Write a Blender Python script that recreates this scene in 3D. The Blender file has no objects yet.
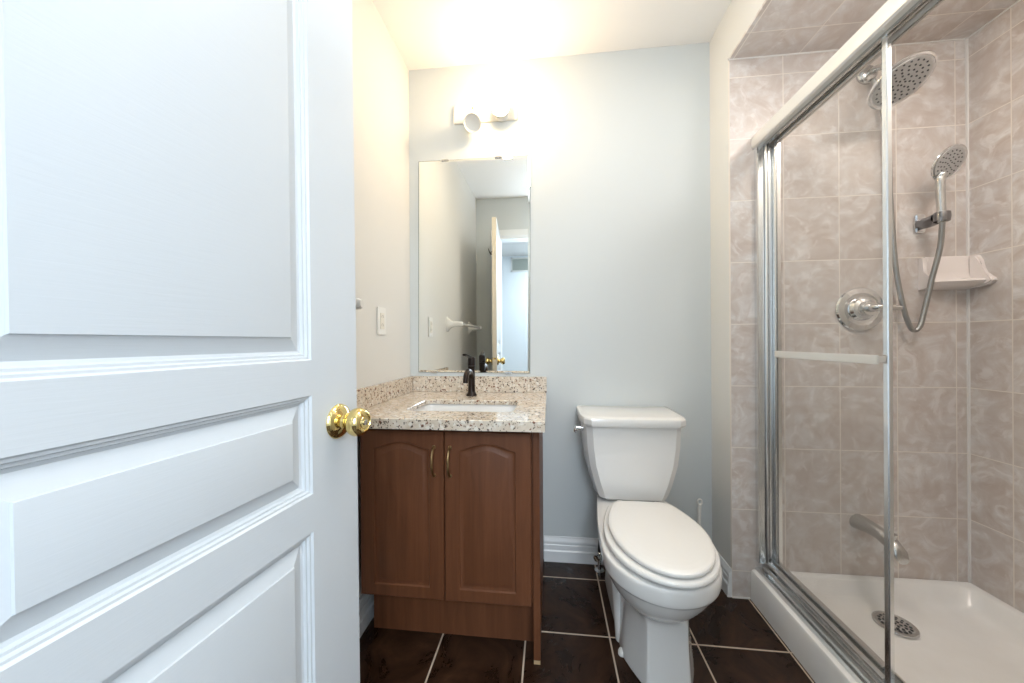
import bpy, bmesh, math, random
from mathutils import Vector, Matrix
random.seed(4)
S = bpy.context.scene
COL = S.collection
R = math.radians
PI = math.pi

# ------------------------------------------------------------------ camera
cam_d = bpy.data.cameras.new('camera')
cam = bpy.data.objects.new('camera', cam_d)
COL.objects.link(cam)
YAW, PIT, ROL = .1086, .0001, -.0054
fw = Vector((-math.sin(YAW) * math.cos(PIT), math.cos(YAW) * math.cos(PIT), -math.sin(PIT)))
rt = Vector((math.cos(YAW), math.sin(YAW), 0))
up = rt.cross(fw)
r2 = rt * math.cos(ROL) + up * math.sin(ROL)
u2 = -rt * math.sin(ROL) + up * math.cos(ROL)
M = Matrix((r2, u2, -fw)).transposed().to_4x4()
M.translation = (0, 0, 1.06)
cam.matrix_world = M
cam_d.sensor_width = 36
cam_d.lens = 346.72 / 1024 * 36
cam_d.clip_start = .02
S.camera = cam

# ------------------------------------------------------------------ world, lights, exposure
S.view_settings.view_transform = 'Standard'
S.view_settings.look = 'None'
S.view_settings.gamma = 1
S.view_settings.use_curve_mapping = False
S.view_settings.exposure = 0.0
wd = bpy.data.worlds.new('world'); S.world = wd; wd.use_nodes = True
wd.node_tree.nodes['Background'].inputs[0].default_value = (.8, .9, 1, 1)
wd.node_tree.nodes['Background'].inputs[1].default_value = .3


def area(name, loc, target, sx, sy, power, color, spread=180):
    l = bpy.data.lights.new(name, 'AREA'); l.shape = 'RECTANGLE'; l.size = sx; l.size_y = sy
    l.energy = power; l.color = color; l.spread = R(spread)
    o = bpy.data.objects.new(name, l); COL.objects.link(o); o.location = loc
    o.rotation_euler = (Vector(target) - Vector(loc)).to_track_quat('-Z', 'Y').to_euler()
    return o


# unseen area lights, all added for brightness: daylight and top fill behind the camera,
# doorway and upward bounce fill, top fills over the bathroom and the shower
area('daylight_fill', (1.55, -1.15, 1.35), (-1.6, -1.0, 1.2), 1.5, 1.7, 14, (.72, .86, 1))
area('rear_room_fill', (.50, -1.70, 2.40), (.40, -1.75, 0), .7, .7, 54, (.80, .90, 1))
area('doorway_fill', (.20, -.80, 1.45), (.45, 2, .9), .5, 1.2, 9, (.80, .90, 1))
area('bounce_fill', (.16, .04, 1.42), (.22, .42, 2.4), .12, .12, 7.5, (.84, .92, 1), 130)
area('bathroom_top_fill', (.34, .75, 2.40), (.40, .85, 0), .45, .45, 7, (1, .95, .88))
area('shower_top_fill', (1.20, .80, 2.21), (1.20, .98, 0), .34, .34, 8, (1, .90, .82))

# ------------------------------------------------------------------ room dimensions (metres)
D, H, XL, XR = 1.693, 2.438, -.704, .741
YS, HS, XS, YN = 1.5185, 2.217, 1.603, .60       # shower: back tile face, soffit, right tile face, near end
Y0 = .07                                          # inner face of the wall that holds the doorway

# ------------------------------------------------------------------ materials


def mat(name, col=(.8, .8, .8), rough=.5, metal=0, spec=.5, coat=0):
    m = bpy.data.materials.new(name); m.use_nodes = True
    b = m.node_tree.nodes['Principled BSDF']
    b.inputs['Base Color'].default_value = (*col, 1)
    b.inputs['Roughness'].default_value = rough
    b.inputs['Metallic'].default_value = metal
    b.inputs['Specular IOR Level'].default_value = spec
    b.inputs['Coat Weight'].default_value = coat
    b.inputs['Coat Roughness'].default_value = .08
    return m


class N:
    def __init__(s, m):
        s.t = m.node_tree; s.b = s.t.nodes['Principled BSDF']

    def new(s, ty, **kw):
        n = s.t.nodes.new(ty)
        for k, v in kw.items():
            setattr(n, k, v)
        return n

    def put(s, sock, v):
        if isinstance(v, bpy.types.NodeSocket): s.t.links.new(v, sock)
        elif v is not None: sock.default_value = v

    def m(s, op, a, b=None, c=None):
        n = s.new('ShaderNodeMath', operation=op)
        s.put(n.inputs[0], a); s.put(n.inputs[1], b); s.put(n.inputs[2], c)
        return n.outputs[0]

    def obj(s): return s.new('ShaderNodeTexCoord').outputs['Object']

    def sep(s, v):
        n = s.new('ShaderNodeSeparateXYZ'); s.put(n.inputs[0], v); return n.outputs

    def comb(s, x, y, z):
        n = s.new('ShaderNodeCombineXYZ')
        for i, v in enumerate((x, y, z)): s.put(n.inputs[i], v)
        return n.outputs[0]

    def vm(s, op, a, b):
        n = s.new('ShaderNodeVectorMath', operation=op); s.put(n.inputs[0], a); s.put(n.inputs[1], b); return n.outputs[0]

    def noise(s, vec, scale, detail=4, rough=.55, dist=0):
        n = s.new('ShaderNodeTexNoise'); s.put(n.inputs['Vector'], vec)
        n.inputs['Scale'].default_value = scale; n.inputs['Detail'].default_value = detail
        n.inputs['Roughness'].default_value = rough; n.inputs['Distortion'].default_value = dist
        return n.outputs['Fac']

    def ramp(s, f, stops, interp='LINEAR'):
        n = s.new('ShaderNodeValToRGB'); s.put(n.inputs[0], f); cr = n.color_ramp; cr.interpolation = interp
        while len(cr.elements) < len(stops): cr.elements.new(.5)
        for e, (p, c) in zip(cr.elements, stops): e.position = p; e.color = (*c, 1)
        return n.outputs[0]

    def mix(s, f, a, b, mode='MIX'):
        n = s.new('ShaderNodeMix', data_type='RGBA', blend_type=mode)
        s.put(n.inputs[0], f)
        for i, v in ((6, a), (7, b)):
            s.put(n.inputs[i], (*v, 1) if isinstance(v, tuple) else v)
        return n.outputs[2]

    def bump(s, hgt, strength=.2, dist=.002):
        n = s.new('ShaderNodeBump'); s.put(n.inputs['Height'], hgt)
        n.inputs['Strength'].default_value = strength; n.inputs['Distance'].default_value = dist
        s.t.links.new(n.outputs[0], s.b.inputs['Normal'])


def paint(name, col, rough=.6):
    m = mat(name, col, rough, spec=.3); n = N(m); v = n.obj()
    n.bump(n.noise(v, 220, 3), .12, .001)
    return m


PAINT = paint('wall_paint', (.635, .672, .678))
PAINT_LIT = paint('wall_paint_warm_lit', (.735, .73, .70))  # same wall paint, with the bulb's warm light put into the colour
CEIL = paint('ceiling_paint', (.85, .835, .81))
HALLP = paint('hall_paint', (.86, .90, .92))
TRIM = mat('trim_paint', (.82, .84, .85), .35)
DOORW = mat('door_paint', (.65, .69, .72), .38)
n = N(DOORW); v = n.obj(); x, y, z = n.sep(v)
g = n.noise(n.comb(n.m('MULTIPLY', x, 1.0), n.m('MULTIPLY', y, 9), n.m('MULTIPLY', z, 150)), 1.6, 4, .6, .6)
n.bump(g, .16, .0011)
DOORE = mat('door_edge', (.80, .74, .62), .45)


def tiles(name, ax, o, pitch, gw, kind):
    m = mat(name, (.5, .5, .5), .25, spec=.5 if kind == 'wall' else .3); n = N(m); v = n.obj(); c = n.sep(v)
    a = n.m('DIVIDE', n.m('SUBTRACT', c[ax[0]], o[0]), pitch[0])
    b = n.m('DIVIDE', n.m('SUBTRACT', c[ax[1]], o[1]), pitch[1])
    ia, ib = n.m('FLOOR', a), n.m('FLOOR', b)
    fa, fb = n.m('SUBTRACT', a, ia), n.m('SUBTRACT', b, ib)
    da = n.m('MULTIPLY', n.m('MINIMUM', fa, n.m('SUBTRACT', 1, fa)), pitch[0])
    db = n.m('MULTIPLY', n.m('MINIMUM', fb, n.m('SUBTRACT', 1, fb)), pitch[1])
    d = n.m('MINIMUM', da, db)
    mr = n.new('ShaderNodeMapRange'); n.put(mr.inputs[0], d)
    mr.inputs[1].default_value = gw * .35; mr.inputs[2].default_value = gw * .65
    edge = mr.outputs[0]                      # 0 in the grout, 1 on the tile
    wn = n.new('ShaderNodeTexWhiteNoise', noise_dimensions='2D'); n.put(wn.inputs['Vector'], n.comb(ia, ib, 0))
    sh = n.new('ShaderNodeVectorMath', operation='SCALE'); n.put(sh.inputs[0], wn.outputs['Color']); sh.inputs['Scale'].default_value = 7
    vv = n.vm('ADD', v, sh.outputs[0])
    if kind == 'wall':
        f = n.noise(n.vm('MULTIPLY', vv, (1, 1, 1.25)), 8, 4, .55, 1.8)
        g_ = n.noise(n.vm('ADD', vv, (5, 4, 1)), 12, 4, .55, 1.7)
        base = n.ramp(f, [(.32, (.56, .485, .44)), (.47, (.635, .58, .545)), (.60, (.68, .65, .63)), (.72, (.78, .76, .75))])
        base = n.mix(n.m('MULTIPLY', n.ramp(g_, [(.40, (1, 1, 1)), (.50, (0, 0, 0))]), .45), base, (.56, .49, .45))
        base = n.mix(n.m('MULTIPLY', n.ramp(g_, [(.56, (0, 0, 0)), (.66, (1, 1, 1))]), .5), base, (.84, .82, .81))
        base = n.mix(n.m('MULTIPLY', wn.outputs['Value'], .22), base, (.57, .52, .49))
        col = n.mix(edge, (.80, .75, .69), base)
        n.b.inputs['Roughness'].default_value = .28
        n.bump(n.m('ADD', edge, n.m('MULTIPLY', f, .35)), .3, .0014)
    else:
        f = n.noise(vv, 5.5, 7, .65, 1.2)
        base = n.ramp(f, [(.30, (.010, .0045, .0025)), (.48, (.024, .0105, .0055)), (.64, (.050, .023, .012)), (.80, (.095, .050, .030))])
        sp = n.noise(vv, 60, 3, .6)
        base = n.mix(n.m('MULTIPLY', n.ramp(sp, [(.68, (0, 0, 0)), (.76, (1, 1, 1))]), .18), base, (.12, .08, .06))
        col = n.mix(edge, (.58, .48, .38), base)
        n.put(n.b.inputs['Roughness'], n.m('ADD', n.m('MULTIPLY', f, .35), .12))
        n.bump(n.m('ADD', edge, n.m('MULTIPLY', f, .6)), .25, .0015)
    n.put(n.b.inputs['Base Color'], col)
    return m


TB = tiles('shower_tile_back', (0, 2), (XR, .112), (.2053, .2535), .0035, 'wall')
TR = tiles('shower_tile_side', (1, 2), (1.39, .112), (.2053, .2535), .0035, 'wall')
TC = tiles('shower_tile_soffit', (0, 1), (1.003 - .246, 1.395), (.2495, .2053), .0035, 'wall')
TF = tiles('floor_tile', (0, 1), (.207, 1.5689), (.2986, .2986), .0055, 'floor')
CAULK = mat('caulk', (.80, .79, .77), .5)
CERAM = mat('ceramic', (.80, .79, .765), .12, coat=.4)
CERAM2 = mat('ceramic_shelf', (.85, .79, .76), .18, coat=.3)
SEATM = mat('toilet_seat', (.83, .82, .79), .22)
ACRY = mat('acrylic', (.84, .83, .81), .2)
n = N(ACRY); n.put(n.b.inputs['Base Color'], n.ramp(n.noise(n.obj(), 6, 5), [(.3, (.83, .82, .80)), (.65, (.89, .885, .875))]))
CHROME = mat('chrome', (.80, .81, .82), .09, 1)
CHROMED = mat('brushed_chrome', (.62, .62, .61), .24, 1)
ALU = mat('aluminium', (.83, .84, .84), .24, 1)
n = N(ALU); v = n.obj(); x, y, z = n.sep(v)
n.put(n.b.inputs['Roughness'], n.m('ADD', n.m('MULTIPLY', n.noise(n.comb(n.m('MULTIPLY', x, 300), n.m('MULTIPLY', y, 4), n.m('MULTIPLY', z, 4)), 1, 3), .2), .12))
ALUP = mat('pale_aluminium', (.78, .765, .73), .42, .35)
DARKM = mat('dark_gasket', (.03, .035, .04), .4)
BRASS = mat('polished_brass', (.83, .64, .27), .1, 1)
BRONZE = mat('dark_bronze', (.028, .020, .017), .28, .75)
PULLM = mat('antique_brass', (.38, .26, .13), .32, 1)
BLACK = mat('black_rubber', (.012, .012, .012), .4)
PLAST = mat('white_plastic', (.80, .79, .75), .35)
NOZ = mat('rubber_nozzles', (.06, .06, .065), .5)
BAREW = mat('bare_wood', (.50, .35, .19), .6)

WOOD = mat('stained_wood', (.1, .04, .025), .46, spec=.35)
n = N(WOOD); v = n.obj(); x, y, z = n.sep(v)
g = n.noise(n.comb(n.m('MULTIPLY', x, 34), n.m('MULTIPLY', y, 34), n.m('MULTIPLY', z, 2.2)), 1, 6, .6, .8)
g2 = n.noise(v, 2.6, 3)
c1 = n.ramp(g, [(.25, (.084, .029, .011)), (.5, (.128, .045, .018)), (.75, (.172, .064, .027))])
n.put(n.b.inputs['Base Color'], n.mix(n.m('MULTIPLY', g2, .35), c1, (.185, .072, .034)))
n.bump(g, .08, .001)

GRAN = mat('speckled_stone', (.6, .5, .4), .12, coat=.3)
n = N(GRAN); v = n.obj()
base = n.ramp(n.noise(v, 26, 5, .6), [(.3, (.58, .48, .37)), (.55, (.68, .59, .48)), (.75, (.74, .68, .60))])


def speck(scale, lo, hi, col, amount, base, off, dist=.022):
    w = n.new('ShaderNodeTexNoise'); n.put(w.inputs['Vector'], v); w.inputs['Scale'].default_value = 75
    ws = n.new('ShaderNodeVectorMath', operation='SCALE'); n.put(ws.inputs[0], w.outputs['Color']); ws.inputs['Scale'].default_value = dist
    vo = n.new('ShaderNodeTexVoronoi'); n.put(vo.inputs['Vector'], n.vm('ADD', n.vm('ADD', v, (off, off, off)), ws.outputs[0])); vo.inputs['Scale'].default_value = scale
    pick = n.m('GREATER_THAN', n.sep(vo.outputs['Color'])[0], amount)
    msk = n.ramp(vo.outputs['Distance'], [(lo, (1, 1, 1)), (hi, (0, 0, 0))])
    return n.mix(n.m('MULTIPLY', msk, pick), base, col)


base = speck(115, .34, .46, (.055, .035, .028), .78, base, 0)
base = speck(90, .33, .44, (.22, .10, .065), .82, base, 3)
base = speck(190, .35, .5, (.16, .12, .09), .78, base, 5, .012)
base = speck(70, .3, .6, (.76, .71, .63), .66, base, 8)
n.put(n.b.inputs['Base Color'], base)

MIR = mat('mirror_silver', (.90, .93, .92), .0, 1)
GLASS = bpy.data.materials.new('clear_glass'); GLASS.use_nodes = True
nt = GLASS.node_tree; nt.nodes.clear()
out = nt.nodes.new('ShaderNodeOutputMaterial'); tr = nt.nodes.new('ShaderNodeBsdfTransparent'); gl = nt.nodes.new('ShaderNodeBsdfGlossy')
fr = nt.nodes.new('ShaderNodeMapRange'); lw = nt.nodes.new('ShaderNodeLayerWeight'); pw = nt.nodes.new('ShaderNodeMath'); mx = nt.nodes.new('ShaderNodeMixShader')
tr.inputs[0].default_value = (.99, .992, .99, 1); gl.inputs['Roughness'].default_value = .01; lw.inputs[0].default_value = .5; pw.operation = 'POWER'; pw.inputs[1].default_value = 4
fr.inputs[3].default_value = .012; fr.inputs[4].default_value = .4; nt.links.new(lw.outputs['Facing'], pw.inputs[0]); nt.links.new(pw.outputs[0], fr.inputs[0]); nt.links.new(fr.outputs[0], mx.inputs[0]); nt.links.new(tr.outputs[0], mx.inputs[1]); nt.links.new(gl.outputs[0], mx.inputs[2]); nt.links.new(mx.outputs[0], out.inputs[0])
BULB = mat('lit_bulb', (1, .95, .85), .3)
BULB.node_tree.nodes['Principled BSDF'].inputs['Emission Color'].default_value = (1, .73, .43, 1)
BULB.node_tree.nodes['Principled BSDF'].inputs['Emission Strength'].default_value = 190

# ------------------------------------------------------------------ mesh helpers


def finish(name, bm, m, parent=None, smooth=35, sub=0):
    bmesh.ops.recalc_face_normals(bm, faces=bm.faces)
    me = bpy.data.meshes.new(name); bm.to_mesh(me); bm.free()
    for p in me.polygons: p.use_smooth = smooth > 0
    if smooth and not sub: me.set_sharp_from_angle(angle=R(smooth))
    me.materials.append(m)
    o = bpy.data.objects.new(name, me); COL.objects.link(o)
    if parent: o.parent = parent
    if sub:
        s = o.modifiers.new('subdivision', 'SUBSURF'); s.levels = sub; s.render_levels = sub
    return o


def box(bm, x0, x1, y0, y1, z0, z1, bev=0, seg=2):
    b = bmesh.new()
    bmesh.ops.create_cube(b, size=1)
    for v in b.verts:
        v.co = ((x0 + x1) / 2 + v.co.x * (x1 - x0), (y0 + y1) / 2 + v.co.y * (y1 - y0), (z0 + z1) / 2 + v.co.z * (z1 - z0))
    if bev: bmesh.ops.bevel(b, geom=b.edges[:], offset=bev, segments=seg, affect='EDGES')
    merge(bm, b)
    return bm


def merge(bm, b, mtx=None):
    if mtx: bmesh.ops.transform(b, matrix=mtx, verts=b.verts)
    t = bpy.data.meshes.new('t'); b.to_mesh(t); b.free(); bm.from_mesh(t); bpy.data.meshes.remove(t)


def B(*a, **k): return box(bmesh.new(), *a, **k)


def align(loc, d):
    d = Vector(d).normalized()
    return Matrix.Translation(loc) @ d.to_track_quat('Z', 'Y').to_matrix().to_4x4()


def lathe(bm, prof, loc=(0, 0, 0), d=(0, 0, 1), seg=40):
    b = bmesh.new(); rings = []
    for r, z in prof:
        if r < 1e-6: rings.append([b.verts.new((0, 0, z))])
        else: rings.append([b.verts.new((r * math.cos(2 * PI * i / seg), r * math.sin(2 * PI * i / seg), z)) for i in range(seg)])
    for p, q in zip(rings, rings[1:]):
        if len(p) == 1 and len(q) == 1: continue
        for i in range(seg):
            j = (i + 1) % seg
            if len(p) == 1: b.faces.new((p[0], q[i], q[j]))
            elif len(q) == 1: b.faces.new((p[i], p[j], q[0]))
            else: b.faces.new((p[i], p[j], q[j], q[i]))
    merge(bm, b, align(loc, d)); return bm


def spline(pts, n=8):
    P = [Vector(p) for p in pts]; out = []
    P = [P[0] * 2 - P[1]] + P + [P[-1] * 2 - P[-2]]
    for i in range(1, len(P) - 2):
        for k in range(n):
            t = k / n
            out.append(.5 * ((2 * P[i]) + (-P[i - 1] + P[i + 1]) * t + (2 * P[i - 1] - 5 * P[i] + 4 * P[i + 1] - P[i + 2]) * t * t + (-P[i - 1] + 3 * P[i] - 3 * P[i + 1] + P[i + 2]) * t ** 3))
    out.append(P[-2]); return out


def tube(bm, pts, rad, seg=12, sx=1.0):
    """rad: number or list; sx flattens the section sideways"""
    n_ = len(pts); rad = rad if isinstance(rad, (list, tuple)) else [rad] * n_
    rad = [rad[min(int(i * len(rad) / n_), len(rad) - 1)] if len(rad) != n_ else rad[i] for i in range(n_)]
    pts = [Vector(p) for p in pts]
    t0 = (pts[1] - pts[0]).normalized(); a = t0.orthogonal().normalized(); rings = []
    for i, p in enumerate(pts):
        t = (pts[min(i + 1, n_ - 1)] - pts[max(i - 1, 0)]).normalized()
        a = (a - t * a.dot(t)).normalized(); c = t.cross(a)
        rings.append([bm.verts.new(p + (a * math.cos(2 * PI * k / seg) + c * math.sin(2 * PI * k / seg) * sx) * rad[i]) for k in range(seg)])
    for p, q in zip(rings, rings[1:]):
        for i in range(seg):
            j = (i + 1) % seg; bm.faces.new((p[i], p[j], q[j], q[i]))
    bm.faces.new(rings[0][::-1]); bm.faces.new(rings[-1]); return bm


def loft(bm, rings, cap0=True, cap1=True):
    vr = [[bm.verts.new(p) for p in r_] for r_ in rings]; k = len(vr[0])
    for p, q in zip(vr, vr[1:]):
        for i in range(k):
            j = (i + 1) % k; bm.faces.new((p[i], p[j], q[j], q[i]))
    if cap0: bm.faces.new(vr[0][::-1])
    if cap1: bm.faces.new(vr[-1])
    return bm


def prism(bm, prof, axis, a0, a1):
    """extrude a closed 2-D outline; axis x: prof=(y,z), y: (x,z), z: (x,y)"""
    f = {'x': lambda p, a: (a, p[0], p[1]), 'y': lambda p, a: (p[0], a, p[1]), 'z': lambda p, a: (p[0], p[1], a)}[axis]
    return loft(bm, [[f(p, a0) for p in prof], [f(p, a1) for p in prof]])


def tag(o, label, cat=None, group=None, kind=None):
    o['label'] = label
    if cat: o['category'] = cat
    if group: o['group'] = group
    if kind: o['kind'] = kind
    return o


def thing(name, label, cat, loc=(0, 0, 0), rz=0, group=None, kind=None):
    o = bpy.data.objects.new(name, None); COL.objects.link(o); o.location = loc; o.rotation_euler.z = rz
    o.empty_display_size = .05
    return tag(o, label, cat, group, kind)


def sub(o, loc):   # parts built in world coordinates under a thing placed at loc
    return Matrix.Translation(-Vector(loc))


def part(name, bm, m, parent, smooth=35, sub_=0):
    """bm is in world coordinates (thing unrotated)"""
    off = Vector((0, 0, 0)); p = parent
    while p is not None:
        off += p.location; p = p.parent
    bmesh.ops.translate(bm, vec=-off, verts=bm.verts)
    o = finish(name, bm, m, parent, smooth, sub_)
    return o


def struct(name, bm, m, label, cat, smooth=0):
    return tag(finish(name, bm, m, None, smooth), label, cat, kind='structure')


# ------------------------------------------------------------------ the room shell
struct('floor', B(-1.7, 1.75, -2.3, 1.85, -.06, 0), TF, 'dark brown glossy square tile floor with pale grout lines', 'floor')
struct('ceiling', B(-1.7, 1.75, -2.3, 1.85, H, H + .06), CEIL, 'white painted ceiling above the vanity and toilet', 'ceiling')
struct('wall_back', B(XL - .1, XR, D, D + .1, 0, H), PAINT, 'pale grey green painted wall behind mirror and toilet', 'wall')
struct('wall_left', B(XL - .1, XL, Y0 - .12, D, 0, H), PAINT_LIT, 'pale painted wall on the left beside the vanity', 'wall')
o = struct('wall_shower_back', B(XR, 1.72, YS + .010, 1.80, 0, H), PAINT_LIT, 'plumbing wall beside the toilet, tiled inside the shower', 'wall')
tag(finish('tile_facing', B(XR, XS, YS, YS + .010, .0, HS), TB, o, 0), 'pinkish beige marbled wall tiles')
o = struct('wall_shower_right', B(XS + .010, 1.72, YN, YS + .010, 0, H), PAINT, 'right-hand tiled wall of the shower', 'wall')
tag(finish('tile_facing', B(XS, XS + .010, YN, YS, .0, HS), TR, o, 0), 'pinkish beige marbled wall tiles')
o = struct('wall_right', B(XR, 1.72, Y0, YN, 0, H), PAINT_LIT, 'painted wall at the near end of the shower', 'wall')
o = struct('ceiling_shower', B(XR, XS + .010, YN, YS + .010, HS + .010, H), PAINT_LIT, 'lowered bulkhead over the shower, painted outside and tiled below', 'ceiling')
tag(finish('tile_facing', B(XR, XS, YN, YS, HS, HS + .010), TC, o, 0), 'pinkish beige marbled soffit tiles')
ow = bmesh.new()
XO0, XO1, ZO = -.472, .36, 2.045
box(ow, -1.7, XO0 - .03, Y0 - .12, Y0, 0, H); box(ow, XO1 + .03, 1.75, Y0 - .12, Y0, 0, H); box(ow, XO0 - .03, XO1 + .03, Y0 - .12, Y0, ZO + .03, H)
struct('wall_front', ow, PAINT, 'wall that holds the doorway behind the camera', 'wall')
# caulk lines in the shower corners
cb = bmesh.new()
box(cb, XS - .006, XS, YS - .006, YS, .125, HS); box(cb, XR, XS, YS - .004, YS, HS - .004, HS); box(cb, XS - .004, XS, YN, YS, HS - .004, HS)
box(cb, XR, .811, YS - .004, YS, 0, .005)
struct('trim_3', cb, CAULK, 'white caulk lines in the corners of the tiled shower', 'caulk')
# door lining and casing
cs = bmesh.new()
box(cs, XO0 - .03, XO0, Y0 - .125, Y0 + .003, 0, ZO); box(cs, XO1, XO1 + .03, Y0 - .125, Y0 + .003, 0, ZO); box(cs, XO0 - .03, XO1 + .03, Y0 - .125, Y0 + .003, ZO, ZO + .03)
for ys in ((Y0 - .137, Y0 - .12), (Y0, Y0 + .014)):
    box(cs, XO0 - .085, XO0 - .018, *ys, 0, ZO + .018, bev=.004); box(cs, XO1 + .018, XO1 + .085, *ys, 0, ZO + .018, bev=.004); box(cs, XO0 - .085, XO1 + .085, *ys, ZO + .018, ZO + .085, bev=.004)
struct('trim_1', cs, TRIM, 'white painted lining and casing of the doorway', 'door frame', smooth=30)
# room beyond the doorway (seen in the mirror)
hb = bmesh.new()
box(hb, -1.7, 1.75, -2.3, -2.2, 0, H)
struct('wall_hall_far', hb, HALLP, 'bright white wall of the room reflected in the mirror', 'wall')
struct('wall_hall_left', B(-1.7, -1.6, -2.2, Y0 - .12, 0, H), HALLP, 'left wall of the room behind the doorway', 'wall')
wb = bmesh.new()
box(wb, 1.65, 1.75, -2.2, -1.95, 0, H); box(wb, 1.65, 1.75, -.35, Y0 - .12, 0, H); box(wb, 1.65, 1.75, -1.95, -.35, 0, .45); box(wb, 1.65, 1.75, -1.95, -.35, 2.25, H)
struct('wall_hall_right', wb, HALLP, 'window wall of the room behind the doorway', 'wall')

# baseboards: stepped profile
BP = [(0, 0), (.017, 0), (.017, .050), (.013, .056), (.013, .078), (.010, .082), (.012, .090), (.010, .099), (.004, .108), (.003, .116), (0, .116)]
bm = prism(bmesh.new(), [(D - t, z) for t, z in BP], 'x', -.033, XR)
struct('baseboard_back', bm, TRIM, 'white moulded baseboard behind the toilet', 'baseboard', smooth=30)
bm = prism(bmesh.new(), [(XR - t, z) for t, z in BP], 'y', YS, D - .017)
struct('baseboard_right', bm, TRIM, 'short white baseboard beside the shower wall', 'baseboard', smooth=30)
bm = prism(bmesh.new(), [(XL + t * 1.3, z) for t, z in BP], 'y', Y0 + .015, D - .001)
struct('baseboard_left', bm, TRIM, 'white moulded baseboard between the door and the vanity', 'baseboard', smooth=30)

# return-air grille high on the far wall (seen in the mirror)
t = thing('vent_grille', 'pale louvred air vent high on the wall reflected in the mirror', 'vent', (-.50, -2.2, 2.30))
fb = bmesh.new()
x0, x1, z0, z1 = -.615, -.30, 2.185, 2.41
for a in ((x0, x1, z0, z0 + .02), (x0, x1, z1 - .02, z1), (x0, x0 + .02, z0, z1), (x1 - .02, x1, z0, z1)):
    box(fb, a[0], a[1], -2.2, -2.19, a[2], a[3])
part('frame', fb, PLAST, t, 30)
part('duct_shadow', B(x0 + .02, x1 - .02, -2.2, -2.1995, z0 + .02, z1 - .02), mat('duct_dark', (.22, .23, .2), .7), t, 0)
lb = bmesh.new()
for i in range(13):
    z = z0 + .028 + i * .0142
    prism(lb, [(-2.199, z), (-2.191, z + .006), (-2.191, z + .008), (-2.199, z + .002)], 'x', x0 + .018, x1 - .018)
part('louvres', lb, mat('vent_enamel', (.62, .66, .60), .4), t, 0)

# ------------------------------------------------------------------ the panelled door (local: s along the leaf from its free edge, n out of the face)
DW, DT = .62, .035
A5 = R(5)
door = thing('door_1', 'white three-panel moulded door standing open on the left with brass knob', 'door', (-.4105, .6985, .012), 0, kind='structure')
dirS = Vector((-math.sin(A5), -math.cos(A5), 0)); nrmD = Vector((math.cos(A5), -math.sin(A5), 0))
PN = [(1.0286, 1.91), (0.7901, 0.9659), (.20, 0.7229)]
PROF = [(0, 0), (.0025, -.0035), (.0055, -.0038), (.0075, -.0075), (.0105, -.0078), (.0125, -.012), (.0165, -.0135), (.0395, -.0045), (.0405, -.0020), (.043, -.0015)]


def door_bm():
    bm = bmesh.new()
    s0, s1 = .1255, DW - .1235

    def P(s, z, n_): return bm.verts.new(dirS * (s + (z - 1.06) * .010) + nrmD * n_ + Vector((0, 0, z - .012)))
    for side in (0, 1):
        def q(s, z, n_): return P(s, z, n_ if side == 0 else -DT - n_)
        zs = [.012, .20, 0.7229, 0.7901, 0.9659, 1.0286, 1.91, 2.035]
        for a, b in ((0, s0), (s1, DW)):
            for za, zb in zip(zs, zs[1:]):
                bm.faces.new([q(a, za, 0), q(b, za, 0), q(b, zb, 0), q(a, zb, 0)])
        for za, zb in ((.012, .20), (0.7229, 0.7901), (0.9659, 1.0286), (1.91, 2.035)):
            bm.faces.new([q(s0, za, 0), q(s1, za, 0), q(s1, zb, 0), q(s0, zb, 0)])
        for za, zb in PN:
            prev = None
            for off, dep in PROF:
                cur = [q(s0 + off, za + off, dep), q(s1 - off, za + off, dep), q(s1 - off, zb - off, dep), q(s0 + off, zb - off, dep)]
                if prev:
                    for i in range(4):
                        j = (i + 1) % 4; bm.faces.new([prev[i], prev[j], cur[j], cur[i]])
                prev = cur
            bm.faces.new(prev)
    for a, b in (((DW, .012), (DW, 2.035)), ((0, .012), (DW, .012)), ((0, 2.035), (DW, 2.035)), ((0, .012), (0, 2.035))):
        bm.faces.new([P(*a, 0), P(*b, 0), P(*b, -DT), P(*a, -DT)])
    bmesh.ops.remove_doubles(bm, verts=bm.verts, dist=1e-5)
    return bm


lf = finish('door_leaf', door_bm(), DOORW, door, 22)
lf.data.materials.append(DOORE)
for p in lf.data.polygons:      # the narrow free edge is coloured cream
    c = p.center
    if abs(Vector(p.normal).dot(dirS)) > .95 and Vector(c).dot(dirS) < .02 and p.area > .03: p.material_index = 1


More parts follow.
